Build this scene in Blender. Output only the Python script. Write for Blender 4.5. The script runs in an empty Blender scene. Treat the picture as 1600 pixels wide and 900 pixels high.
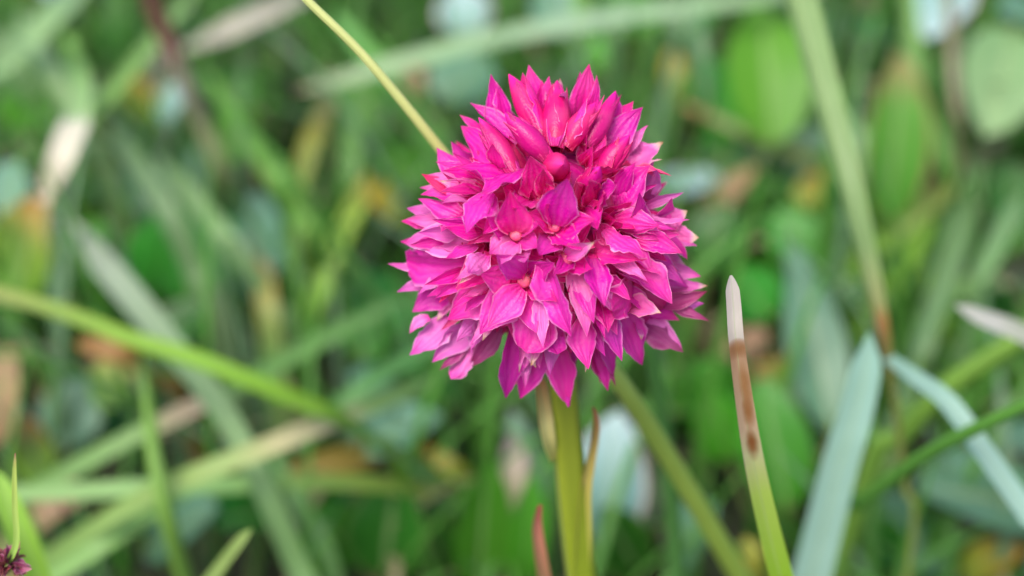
import bpy, math, random
import numpy as np
from mathutils import Vector, Matrix, noise as mnoise

# ---------------------------------------------------------------- camera, sky, sun, exposure
scene = bpy.context.scene
COL = scene.collection
MM = 0.001
PITCH = math.radians(35.0)          # the camera looks down on the flower
HFOV = math.radians(38.0)
D0 = 95.8                           # mm from the lens to the middle of the focused slab
ZP = 94.0                           # height of the aim point above the soil, mm
FPX = 800.0 / math.tan(HFOV / 2)
VIEW = Vector((0, math.cos(PITCH), -math.sin(PITCH)))
RIGHT = Vector((1, 0, 0))
UPV = Vector((0, math.sin(PITCH), math.cos(PITCH)))
CAM = Vector((0, 0, ZP)) - VIEW * D0

cd = bpy.data.cameras.new('camera')
cam = bpy.data.objects.new('camera', cd)
COL.objects.link(cam)
cam.location = CAM * MM
cam.rotation_euler = (math.radians(90) - PITCH, 0, 0)
cd.sensor_width = 36
cd.lens = 18 / math.tan(HFOV / 2)
cd.clip_start = 0.002
cd.clip_end = 100
cd.dof.use_dof = True
cd.dof.focus_distance = 96.0 * MM
cd.dof.aperture_fstop = cd.lens / 2.9   # a 2.9 mm wide phone aperture
scene.camera = cam

world = bpy.data.worlds.new('World')
scene.world = world
world.use_nodes = True
wn = world.node_tree.nodes
wn.clear()
sky = wn.new('ShaderNodeTexSky')
sky.sky_type = 'NISHITA'
sky.sun_disc = False
SUN_EL, SUN_AZ = math.radians(60), math.radians(-148)
sky.sun_elevation = SUN_EL
sky.sun_rotation = SUN_AZ
sky.dust_density = 4.0
bg = wn.new('ShaderNodeBackground')
bg.inputs['Strength'].default_value = 0.15
wo = wn.new('ShaderNodeOutputWorld')
world.node_tree.links.new(sky.outputs[0], bg.inputs[0])
world.node_tree.links.new(bg.outputs[0], wo.inputs[0])

ld = bpy.data.lights.new('sun', 'SUN')
ld.energy = 1.5
ld.angle = math.radians(30)
ld.color = (1.0, 0.96, 0.9)
sun = bpy.data.objects.new('sun', ld)
COL.objects.link(sun)
sd = Vector((math.sin(SUN_AZ) * math.cos(SUN_EL), math.cos(SUN_AZ) * math.cos(SUN_EL), math.sin(SUN_EL)))
sun.rotation_euler = sd.to_track_quat('Z', 'Y').to_euler()
sun.location = sd * 2

scene.view_settings.view_transform = 'Standard'
scene.view_settings.look = 'None'
scene.view_settings.exposure = 0.98
scene.view_settings.use_white_balance = True      # camera set for cloudy daylight
scene.view_settings.white_balance_temperature = 6350
scene.view_settings.white_balance_tint = 8
scene.view_settings.gamma = 1
scene.cycles.use_denoising = True
scene.cycles.max_bounces = 12
scene.cycles.diffuse_bounces = 8
scene.cycles.transmission_bounces = 6
scene.cycles.transparent_max_bounces = 6

# ---------------------------------------------------------------- helpers
R = random.Random(11)


def ray(px, py):
    return VIEW + RIGHT * ((px - 800) / FPX) - UPV * ((py - 450) / FPX)


def at(px, py, d):
    """a point at depth d (mm) along the view axis"""
    return CAM + ray(px, py) * d


def atz(px, py, z):
    """the point on that line of sight which stands z mm above the soil"""
    r = ray(px, py)
    return CAM + r * ((z - CAM.z) / r.z)


def depth(p):
    return (p - CAM).dot(VIEW)


def pix(p):
    q = p - CAM
    d = q.dot(VIEW)
    if d < 1:
        return -9999, -9999, d
    return 800 + FPX * q.dot(RIGHT) / d, 450 - FPX * q.dot(UPV) / d, d


def mesh_of(name, verts, faces, uvs=None, smooth=True):
    me = bpy.data.meshes.new(name)
    me.from_pydata([(v[0] * MM, v[1] * MM, v[2] * MM) for v in verts], [], faces)
    if uvs is not None:
        uvl = me.uv_layers.new(name='UVMap')
        vi = np.empty(len(me.loops), dtype=np.int32)
        me.loops.foreach_get('vertex_index', vi)
        uvl.data.foreach_set('uv', np.asarray(uvs, dtype=np.float32)[vi].ravel())
    if smooth:
        me.polygons.foreach_set('use_smooth', [True] * len(me.polygons))
    me.update()
    return me


def link(name, me, mat, parent=None, loc=None):
    o = bpy.data.objects.new(name, me)
    COL.objects.link(o)
    if mat is not None and me is not None and not me.materials:
        me.materials.append(mat)
    if parent is not None:
        o.parent = parent
    if loc is not None:
        o.location = Vector(loc) * MM
    return o


def tag(o, label, cat, group=None, kind=None):
    if label:
        o['label'] = label
    if cat:
        o['category'] = cat
    if group:
        o['group'] = group
    if kind:
        o['kind'] = kind
    return o


def empty(name, loc):
    o = bpy.data.objects.new(name, None)
    COL.objects.link(o)
    o.empty_display_size = 0.005
    o.location = Vector(loc) * MM
    return o


class Geo:
    """verts, faces and uvs collected for one mesh"""
    def __init__(self):
        self.v, self.f, self.uv = [], [], []

    def grid(self, rows, uvrows):
        b = len(self.v)
        n = len(rows[0])
        for r, u in zip(rows, uvrows):
            self.v += r
            self.uv += u
        for i in range(len(rows) - 1):
            for j in range(n - 1):
                a = b + i * n + j
                self.f.append((a, a + 1, a + n + 1, a + n))

    def build(self, name, mat, parent=None, loc=(0, 0, 0), origin=None):
        """verts are in world mm; origin is what the parent (or the object) sits on"""
        o = Vector(origin) if origin is not None else Vector((0, 0, 0))
        me = mesh_of(name, [Vector(v) - o for v in self.v], self.f, self.uv)
        return link(name, me, mat, parent, o if parent is None else None)


def catmull(pts, n):
    """n samples on a smooth line through pts"""
    P = [Vector(p) for p in pts]
    P = [P[0] * 2 - P[1]] + P + [P[-1] * 2 - P[-2]]
    seg = len(P) - 3
    out = []
    for k in range(n):
        s = k / (n - 1) * seg
        i = min(int(s), seg - 1)
        t = s - i
        a, b, c, d = P[i], P[i + 1], P[i + 2], P[i + 3]
        out.append(0.5 * ((2 * b) + (c - a) * t + (2 * a - 5 * b + 4 * c - d) * t * t + (3 * b - a - 3 * c + d) * t ** 3))
    return out


def lerp_list(xs, t):
    s = t * (len(xs) - 1)
    i = min(int(s), len(xs) - 2)
    return xs[i] + (xs[i + 1] - xs[i]) * (s - i)


def strip(g, line, widths, hint, fold=0.25, nv=5, thick=0.0, twist=0.0, ruffle=0.0, seed=0):
    """a ribbon with a folded cross-section along a line of points"""
    rows, uvr = [], []
    n = len(line)
    for i, p in enumerate(line):
        t = i / (n - 1)
        tg = (line[min(i + 1, n - 1)] - line[max(i - 1, 0)]).normalized()
        h = hint(t) if callable(hint) else hint
        if twist:
            h = Matrix.Rotation(twist * t, 3, tg) @ h
        s = tg.cross(h)
        if s.length < 1e-4:
            s = tg.cross(Vector((0.3, 0.5, 0.8)))
        s.normalize()
        nn = s.cross(tg).normalized()
        w = widths[i] / 2
        row, ur = [], []
        for j in range(nv):
            v = -1 + 2 * j / (nv - 1)
            z = fold * w * (abs(v) ** 1.3)
            if ruffle:
                z += ruffle * w * abs(v) ** 2 * mnoise.noise(Vector((t * 5 + seed, v * 1.2, seed * 0.37)))
            row.append(p + s * (v * w * math.cos(fold * 0.8)) + nn * z)
            ur.append(((v + 1) / 2, t))
        rows.append(row)
        uvr.append(ur)
    g.grid(rows, uvr)


def tube(g, line, radii, nv=10, ridge=0.0, kr=3):
    rows, uvr = [], []
    n = len(line)
    ref = Vector((0.31, -0.8, 0.2))
    for i, p in enumerate(line):
        t = i / (n - 1)
        tg = (line[min(i + 1, n - 1)] - line[max(i - 1, 0)]).normalized()
        s = tg.cross(ref).normalized()
        b = tg.cross(s).normalized()
        row, ur = [], []
        for j in range(nv + 1):
            a = 2 * math.pi * j / nv
            r = radii[i] * (1 + ridge * math.cos(kr * a))
            row.append(p + s * (r * math.cos(a)) + b * (r * math.sin(a)))
            ur.append((j / nv, t))
        rows.append(row)
        uvr.append(ur)
    g.grid(rows, uvr)
    # close both ends
    for k in (0, n - 1):
        b0 = len(g.v) - (n - k) * (nv + 1)
        c = len(g.v)
        # (index shift is handled by appending the centre after the ring lookup)
        ring = list(range(b0, b0 + nv))
        g.v.append(line[k]); g.uv.append((0.5, 0.0 if k == 0 else 1.0))
        if k == 0:
            first = c
            for j in range(nv):
                g.f.append((ring[j], c, ring[(j + 1)] if j + 1 < nv else ring[0]))
        else:
            b0 = first - (nv + 1)
            ring = list(range(b0, b0 + nv))
            for j in range(nv):
                g.f.append((ring[j], ring[(j + 1) % nv], c))


# ---------------------------------------------------------------- materials
def new_mat(name):
    m = bpy.data.materials.new(name)
    m.use_nodes = True
    nt = m.node_tree
    nt.nodes.clear()
    return m, nt, nt.nodes, nt.links


def math_node(ns, ls, op, a, b):
    n = ns.new('ShaderNodeMath')
    n.operation = op
    for k, x in enumerate((a, b)):
        if x is None:
            continue
        if isinstance(x, (int, float)):
            n.inputs[k].default_value = x
        else:
            ls.new(x, n.inputs[k])
    return n.outputs[0]


def mix_col(ns, ls, fac, a, b, mode='MIX'):
    n = ns.new('ShaderNodeMix')
    n.data_type = 'RGBA'
    n.blend_type = mode
    for sock, x in ((n.inputs['Factor'], fac), (n.inputs['A'], a), (n.inputs['B'], b)):
        if isinstance(x, (int, float)):
            sock.default_value = x
        elif isinstance(x, tuple):
            sock.default_value = (*x, 1) if len(x) == 3 else x
        else:
            ls.new(x, sock)
    return n.outputs['Result']


def ramp(ns, ls, fac, stops):
    n = ns.new('ShaderNodeValToRGB')
    e = n.color_ramp.elements
    e[0].position, e[0].color = stops[0][0], (*stops[0][1], 1)
    e[1].position, e[1].color = stops[-1][0], (*stops[-1][1], 1)
    for p, c in stops[1:-1]:
        x = e.new(p)
        x.color = (*c, 1)
    ls.new(fac, n.inputs[0])
    return n.outputs[0]


def leaf_mat(name, stops, rough=0.42, trans=0.3, vary=0.25, veins=0.15, nveins=9.0, spots=None, spec=0.36, side=0.0, tint=(0.9, 1.15, 0.6), edge=None):
    """thin plant tissue: colour runs along the blade, veins along it, light passes through"""
    m, nt, ns, ls = new_mat(name)
    tc = ns.new('ShaderNodeTexCoord')
    sp = ns.new('ShaderNodeSeparateXYZ')
    ls.new(tc.outputs['UV'], sp.inputs[0])
    u, v = sp.outputs[0], sp.outputs[1]
    col = ramp(ns, ls, v, stops if len(stops) > 1 else [(0, stops[0][1]), (1, stops[0][1])])
    oi = ns.new('ShaderNodeObjectInfo')
    # patchy tissue
    nz = ns.new('ShaderNodeTexNoise')
    nz.inputs['Scale'].default_value = 260
    nz.inputs['Detail'].default_value = 4
    ls.new(tc.outputs['Object'], nz.inputs['Vector'])
    col = mix_col(ns, ls, math_node(ns, ls, 'MULTIPLY', nz.outputs[0], vary * 1.6), col,
                  mix_col(ns, ls, 1.0, col, (0.55, 0.6, 0.45), 'MULTIPLY'))
    hs = ns.new('ShaderNodeHueSaturation')
    ls.new(math_node(ns, ls, 'ADD', math_node(ns, ls, 'MULTIPLY', oi.outputs['Random'], 0.3), 0.85), hs.inputs['Value'])
    ls.new(math_node(ns, ls, 'ADD', math_node(ns, ls, 'MULTIPLY', oi.outputs['Random'], 0.03), 0.485), hs.inputs['Hue'])
    ls.new(col, hs.inputs['Color'])
    col = hs.outputs[0]
    # veins along the blade
    vn = math_node(ns, ls, 'SINE', math_node(ns, ls, 'MULTIPLY', u, nveins * 6.2832), None)
    vn = math_node(ns, ls, 'MULTIPLY', math_node(ns, ls, 'ADD', vn, 1.0), 0.5)
    col = mix_col(ns, ls, math_node(ns, ls, 'MULTIPLY', vn, veins), col, mix_col(ns, ls, 1.0, col, (1.7, 1.6, 1.5), 'MULTIPLY'))
    mid = math_node(ns, ls, 'LESS_THAN', math_node(ns, ls, 'ABSOLUTE', math_node(ns, ls, 'SUBTRACT', u, 0.5), None), 0.04)
    col = mix_col(ns, ls, math_node(ns, ls, 'MULTIPLY', mid, 0.35), col, (0.35, 0.42, 0.2))
    if edge is not None:
        ed = math_node(ns, ls, 'GREATER_THAN', math_node(ns, ls, 'ABSOLUTE', math_node(ns, ls, 'SUBTRACT', u, 0.5), None), 0.44)
        col = mix_col(ns, ls, math_node(ns, ls, 'MULTIPLY', ed, 0.7), col, edge)
    if spots:
        for (su, sv, ru, rv, sc) in spots:
            du = math_node(ns, ls, 'DIVIDE', math_node(ns, ls, 'SUBTRACT', u, su), ru)
            dv = math_node(ns, ls, 'DIVIDE', math_node(ns, ls, 'SUBTRACT', v, sv), rv)
            rr = math_node(ns, ls, 'ADD', math_node(ns, ls, 'MULTIPLY', du, du), math_node(ns, ls, 'MULTIPLY', dv, dv))
            n2 = ns.new('ShaderNodeTexNoise')
            n2.inputs['Scale'].default_value = 900
            ls.new(tc.outputs['Object'], n2.inputs['Vector'])
            rr = math_node(ns, ls, 'ADD', rr, math_node(ns, ls, 'MULTIPLY', n2.outputs[0], 0.8))
            mr = ns.new('ShaderNodeMapRange')
            mr.inputs[1].default_value = 1.7
            mr.inputs[2].default_value = 0.35
            ls.new(rr, mr.inputs[0])
            col = mix_col(ns, ls, mr.outputs[0], col, sc)
    bs = ns.new('ShaderNodeBsdfPrincipled')
    ls.new(col, bs.inputs['Base Color'])
    bs.inputs['Roughness'].default_value = rough
    bs.inputs['Specular IOR Level'].default_value = spec
    bp = ns.new('ShaderNodeBump')
    bp.inputs['Strength'].default_value = 0.35
    bp.inputs['Distance'].default_value = 0.0001
    ls.new(math_node(ns, ls, 'ADD', math_node(ns, ls, 'MULTIPLY', vn, 0.7), nz.outputs[0]), bp.inputs['Height'])
    ls.new(bp.outputs[0], bs.inputs['Normal'])
    tr = ns.new('ShaderNodeBsdfTranslucent')
    ls.new(mix_col(ns, ls, 1.0, col, tint, 'MULTIPLY'), tr.inputs[0])
    mx = ns.new('ShaderNodeMixShader')
    mx.inputs[0].default_value = trans
    out = ns.new('ShaderNodeOutputMaterial')
    ls.new(bs.outputs[0], mx.inputs[1])
    ls.new(tr.outputs[0], mx.inputs[2])
    ls.new(mx.outputs[0], out.inputs[0])
    return m


def petal_mat(name, base, mid, tip, rim, trans=0.36, cream=False, rough=0.36, veins=0.12, blotch=0.22):
    m, nt, ns, ls = new_mat(name)
    tc = ns.new('ShaderNodeTexCoord')
    sp = ns.new('ShaderNodeSeparateXYZ')
    ls.new(tc.outputs['UV'], sp.inputs[0])
    u, v = sp.outputs[0], sp.outputs[1]
    oi = ns.new('ShaderNodeObjectInfo')
    nz = ns.new('ShaderNodeTexNoise')
    nz.inputs['Scale'].default_value = 700
    nz.inputs['Detail'].default_value = 5
    ls.new(tc.outputs['Object'], nz.inputs['Vector'])
    vv = math_node(ns, ls, 'ADD', v, math_node(ns, ls, 'MULTIPLY', math_node(ns, ls, 'SUBTRACT', nz.outputs[0], 0.5), 0.35))
    stops = [(0.0, base), (0.28, mid), (0.68, mid), (0.95, tip)]
    if cream:
        stops = [(0.0, base), (0.3, mid), (0.72, mid), (0.82, tip), (0.9, (0.75, 0.5, 0.38)), (1.0, (0.5, 0.25, 0.1))]
    col = ramp(ns, ls, vv, stops)
    # fine veins, bent outwards like those of a petal
    du = math_node(ns, ls, 'SUBTRACT', u, 0.5)
    wv = math_node(ns, ls, 'ADD', math_node(ns, ls, 'MULTIPLY', du, 30.0), math_node(ns, ls, 'MULTIPLY', nz.outputs[0], 9.0))
    vn = math_node(ns, ls, 'MULTIPLY', math_node(ns, ls, 'ADD', math_node(ns, ls, 'SINE', wv, None), 1.0), 0.5)
    pale = tuple(min(0.9, c * 0.75 + 0.2) for c in mid)
    col = mix_col(ns, ls, math_node(ns, ls, 'MULTIPLY', vn, veins), col, pale)
    # blotches where the tissue is thinner
    n3 = ns.new('ShaderNodeTexNoise')
    n3.inputs['Scale'].default_value = 420
    n3.inputs['Detail'].default_value = 3
    ls.new(tc.outputs['Object'], n3.inputs['Vector'])
    bl = ns.new('ShaderNodeMapRange')
    bl.inputs[1].default_value = 0.5
    bl.inputs[2].default_value = 0.75
    bl.inputs[4].default_value = blotch
    ls.new(n3.outputs[0], bl.inputs[0])
    col = mix_col(ns, ls, bl.outputs[0], col, pale)
    # pale thin rim
    ed = math_node(ns, ls, 'ABSOLUTE', du, None)
    er = ns.new('ShaderNodeMapRange')
    er.inputs[1].default_value = 0.43
    er.inputs[2].default_value = 0.495
    er.inputs[4].default_value = 0.85
    ls.new(ed, er.inputs[0])
    col = mix_col(ns, ls, math_node(ns, ls, 'MULTIPLY', er.outputs[0], nz.outputs[0]), col, rim)
    hs = ns.new('ShaderNodeHueSaturation')
    ls.new(math_node(ns, ls, 'ADD', math_node(ns, ls, 'MULTIPLY', oi.outputs['Random'], 0.3), 0.82), hs.inputs['Value'])
    ls.new(math_node(ns, ls, 'ADD', math_node(ns, ls, 'MULTIPLY', oi.outputs['Random'], 0.03), 0.485), hs.inputs['Hue'])
    ls.new(col, hs.inputs['Color'])
    col = hs.outputs[0]
    bs = ns.new('ShaderNodeBsdfPrincipled')
    ls.new(col, bs.inputs['Base Color'])
    bs.inputs['Roughness'].default_value = rough
    bs.inputs['Specular IOR Level'].default_value = 0.32
    n4 = ns.new('ShaderNodeTexNoise')
    n4.inputs['Scale'].default_value = 5200
    n4.inputs['Detail'].default_value = 2
    ls.new(tc.outputs['Object'], n4.inputs['Vector'])
    bp = ns.new('ShaderNodeBump')
    bp.inputs['Strength'].default_value = 0.5 if veins > 0.05 else 0.3
    bp.inputs['Distance'].default_value = 0.00012
    ls.new(math_node(ns, ls, 'ADD', math_node(ns, ls, 'MULTIPLY', vn, 0.5 if veins > 0.05 else 0.06), n4.outputs[0]), bp.inputs['Height'])
    ls.new(bp.outputs[0], bs.inputs['Normal'])
    tr = ns.new('ShaderNodeBsdfTranslucent')
    ls.new(col, tr.inputs[0])
    mx = ns.new('ShaderNodeMixShader')
    mx.inputs[0].default_value = trans
    out = ns.new('ShaderNodeOutputMaterial')
    ls.new(bs.outputs[0], mx.inputs[1])
    ls.new(tr.outputs[0], mx.inputs[2])
    ls.new(mx.outputs[0], out.inputs[0])
    return m


RIM = (0.85, 0.5, 0.72)
PM = {
    'm': petal_mat('petal_magenta', (0.62, 0.002, 0.19), (0.80, 0.003, 0.36), (0.68, 0.002, 0.24), RIM),
    'd': petal_mat('petal_crimson', (0.52, 0.002, 0.10), (0.66, 0.002, 0.19), (0.58, 0.002, 0.14), (0.85, 0.3, 0.5), trans=0.25, rough=0.3),
    'p': petal_mat('petal_pink', (0.68, 0.003, 0.27), (0.80, 0.024, 0.42), (0.70, 0.006, 0.31), RIM),
    'l': petal_mat('petal_pale_pink', (0.70, 0.015, 0.36), (0.80, 0.15, 0.54), (0.74, 0.05, 0.42), (0.9, 0.65, 0.8)),
    'k': petal_mat('petal_mauve', (0.45, 0.02, 0.20), (0.42, 0.04, 0.20), (0.28, 0.01, 0.08), (0.6, 0.3, 0.35)),
    'c': petal_mat('petal_withered_tip', (0.72, 0.02, 0.36), (0.84, 0.13, 0.50), (0.85, 0.40, 0.55), (0.85, 0.65, 0.5), cream=True),
}

BUDM = petal_mat('bud_crimson', (0.42, 0.001, 0.07), (0.56, 0.002, 0.15), (0.74, 0.003, 0.27), (0.8, 0.02, 0.3), trans=0.12, rough=0.36, veins=0.015, blotch=0.16)

# ---------------------------------------------------------------- the ground
def ground_mat():
    m, nt, ns, ls = new_mat('soil')
    tc = ns.new('ShaderNodeTexCoord')
    a = ns.new('ShaderNodeTexNoise')
    a.inputs['Scale'].default_value = 90
    a.inputs['Detail'].default_value = 8
    ls.new(tc.outputs['Object'], a.inputs['Vector'])
    c = ramp(ns, ls, a.outputs[0], [(0.3, (0.010, 0.010, 0.006)), (0.5, (0.028, 0.026, 0.014)), (0.62, (0.03, 0.05, 0.015)), (0.75, (0.09, 0.065, 0.035))])
    bs = ns.new('ShaderNodeBsdfPrincipled')
    bs.inputs['Roughness'].default_value = 0.9
    ls.new(c, bs.inputs['Base Color'])
    bp = ns.new('ShaderNodeBump')
    bp.inputs['Distance'].default_value = 0.003
    ls.new(a.outputs[0], bp.inputs['Height'])
    ls.new(bp.outputs[0], bs.inputs['Normal'])
    out = ns.new('ShaderNodeOutputMaterial')
    ls.new(bs.outputs[0], out.inputs[0])
    return m


def ground_z(x, y):
    r = math.hypot(x, y)
    k = 1.0 / (1.0 + (r / 500.0) ** 2)
    return k * (3.0 * mnoise.noise(Vector((x / 60, y / 60, 3.1))) + 1.5 * mnoise.noise(Vector((x / 18, y / 18, 7.7)))) - 1.5


gx = sorted({s * v for s in (-1, 1) for v in [0, 12, 24, 36, 48, 60, 74, 90, 108, 128, 150, 175, 205, 240, 285, 340, 420, 540, 720, 1000, 1500, 2500, 5000, 12000, 30000]})
rows, uvr = [], []
for y in gx:
    rows.append([Vector((x, y + 100, ground_z(x, y + 100))) for x in gx])
    uvr.append([(x / 60000 + 0.5, y / 60000 + 0.5) for x in gx])
g = Geo()
g.grid(rows, uvr)
gr = g.build('ground', ground_mat())
gr['kind'] = 'structure'

# ---------------------------------------------------------------- the orchid
C = at(858, 374, 102.0)
EA, EC = 9.6, 10.6               # outline of the flower head, mm


def ell_point(px, py, s):
    """where the line of sight meets the head's ovoid at scale s, or passes it most closely"""
    r = ray(px, py)
    o = CAM - C
    ia, ic = 1 / (EA * s), 1 / (EC * s)
    O = Vector((o.x * ia, o.y * ia, o.z * ic))
    Dv = Vector((r.x * ia, r.y * ia, r.z * ic))
    a, b, c = Dv.dot(Dv), O.dot(Dv), O.dot(O) - 1
    disc = b * b - a * c
    t = (-b - math.sqrt(disc)) / a if disc > 0 else -b / a
    return CAM + r * t


def out_normal(p):
    q = p - C
    return Vector((q.x / EA ** 2, q.y / EA ** 2, q.z / EC ** 2)).normalized()


def prof_petal(t, blunt):
    w = (0.42 + 0.58 * math.sin(math.pi * min(t / 0.84, 1.0)) ** 0.9) if t < 0.42 else 1.0
    if t >= 0.42:
        x = (t - 0.42) / 0.58
        w = (1 - x ** 1.28) if not blunt else math.sqrt(max(0.0, 1 - x ** 3.2))
        w = w * 0.97 + 0.03 * (1 - x)
    return max(w, 0.02)


def petal_geo(g, B, T, w, nh, cup, curl, ruf, blunt=False, roll=0.0, nt=12, nv=9, seed=0.0):
    d = T - B
    L = d.length
    n = (nh - d * (nh.dot(d) / (L * L))).normalized()
    if roll:
        n = Matrix.Rotation(roll, 3, d.normalized()) @ n
    sidev = d.normalized().cross(n)
    bend = (mnoise.noise(Vector((seed, 1.3, 0.2)))) * 0.16 * L
    ctrl = B + d * 0.5 + n * (curl * L) + sidev * bend
    skew = 0.35 * mnoise.noise(Vector((seed * 3.3, 4.4, 0.9)))
    curlt = 0.12 * mnoise.noise(Vector((seed * 2.3, 8.4, 5.9)))
    rows, uvr = [], []
    for i in range(nt + 1):
        t = i / nt
        p = B * (1 - t) ** 2 + ctrl * (2 * t * (1 - t)) + T * t * t
        tg = ((ctrl - B) * (1 - t) + (T - ctrl) * t).normalized()
        s = tg.cross(n).normalized()
        nn = s.cross(tg).normalized()
        hw = w / 2 * prof_petal(t, blunt)
        row, ur = [], []
        for j in range(nv):
            v = -1 + 2 * j / (nv - 1)
            jag = 1 + (0.16 * mnoise.noise(Vector((t * 6 + seed, v * 2, seed))) + 0.12 * mnoise.noise(Vector((t * 17 + seed, v * 2, seed)))) * abs(v) ** 3
            z = cup * hw * abs(v) ** 1.5 - 0.10 * hw * math.exp(-(v / 0.25) ** 2)
            z += ruf * hw * (abs(v) ** 1.3) * (mnoise.noise(Vector((t * 3.2 + seed * 1.7, v * 1.5, seed * 0.7))) + 0.5 * mnoise.noise(Vector((t * 9 + seed, v * 3, seed * 2.7))))
            z += curlt * L * t ** 4
            row.append(p + s * (v * hw * jag + skew * hw * math.sin(math.pi * t)) + nn * z)
            ur.append(((v + 1) / 2, t))
        rows.append(row)
        uvr.append(ur)
    g.grid(rows, uvr)


def bud_geo(g, B, T, w, seed=0, nt=14, nv=18):
    """closed bud: a plump spindle with three sepal seams and a hooked point"""
    d = T - B
    L = d.length
    tg = d.normalized()
    s = tg.cross(Vector((0.2, 0.1, 0.97)))
    s.normalize()
    b = tg.cross(s)
    rows, uvr = [], []
    for i in range(nt + 1):
        t = i / nt
        r = w / 2 * (math.sin(math.pi * min(1, t ** 1.15 * 0.86 + 0.14)) ** 0.8 * (1.08 - 0.3 * t))
        if i == nt:
            r = w * 0.015
        p = B + d * t + s * (0.09 * L * math.sin(t * 3.0) * math.sin(seed * 5)) + b * (0.05 * L * math.cos(seed * 3) * t ** 3)
        row, ur = [], []
        for j in range(nv + 1):
            a = 2 * math.pi * j / nv
            seam = min(1.0, 2.2 * abs(math.sin(1.5 * a + seed)))
            rr = r * (0.88 + 0.13 * seam + 0.05 * mnoise.noise(Vector((math.cos(a) * 2, math.sin(a) * 2, t * 3 + seed))))
            row.append(p + s * (rr * math.cos(a)) + b * (rr * math.sin(a)))
            ur.append(((1.5 * a + seed) / math.pi % 1.0, t))
        rows.append(row)
        uvr.append(ur)
    g.grid(rows, uvr)


# the stalk runs from the soil into the head, leaning a little
AXIS = Vector((-0.095, 0.02, 1)).normalized()
foot = C - AXIS * (C.z / AXIS.z)
foot.z = ground_z(foot.x, foot.y)
orchid = empty('orchid', foot)
tag(orchid, 'magenta orchid with a dense egg-shaped flower head on a green stalk', 'flower')

stem_mat = leaf_mat('stalk_green', [(0, (0.24, 0.36, 0.03)), (0.6, (0.24, 0.34, 0.02)), (0.86, (0.28, 0.34, 0.035)), (1, (0.5, 0.42, 0.12))], trans=0.12, veins=0.35, nveins=4, vary=0.3)
line = catmull([foot - Vector((0, 0, 2)), foot.lerp(C, 0.35) + Vector((0.7, 0, 0)), foot.lerp(C, 0.7), C], 22)
g = Geo()
tube(g, line, [1.45 - 0.35 * (i / 21) + 0.05 * math.sin(i) for i in range(22)], nv=18, ridge=0.05, kr=5)
g.build('stem', stem_mat, orchid, origin=foot)

# spike axis carrying the florets
g = Geo()
nr = 14
rows, uvr = [], []
for i in range(nr + 1):
    th = math.pi * i / nr
    rows.append([C + Vector((4.9 * math.sin(th) * math.cos(a), 4.9 * math.sin(th) * math.sin(a), -6.4 * math.cos(th))) * (1 + 0.06 * mnoise.noise(Vector((math.cos(a) * 3, math.sin(a) * 3, th * 3))))
                 for a in [2 * math.pi * k / 24 for k in range(25)]])
    uvr.append([(k / 24 * 3 % 1, i / nr * 0.5) for k in range(25)])
g.grid(rows, uvr)
g.build('flower_spike', PM['d'], orchid, origin=foot)

# florets: (x, y, open?) - the throat shows where the flower faces us
FL = [(866, 352, 1), (806, 366, 1), (818, 440, 1), (886, 404, 1),
      (790, 235, 0), (828, 190, 0), (905, 200, 0), (948, 225, 0), (990, 262, 0), (960, 312, 0), (1005, 338, 0),
      (1042, 362, 0), (1000, 400, 0), (940, 388, 0), (985, 440, 0), (1042, 470, 0), (962, 488, 0), (918, 502, 0),
      (884, 534, 0), (848, 480, 0), (800, 512, 0), (740, 506, 0), (702, 470, 0), (722, 418, 0), (697, 345, 0),
      (733, 285, 0), (775, 285, 0), (842, 300, 0), (928, 300, 0), (1005, 508, 0)]

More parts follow.
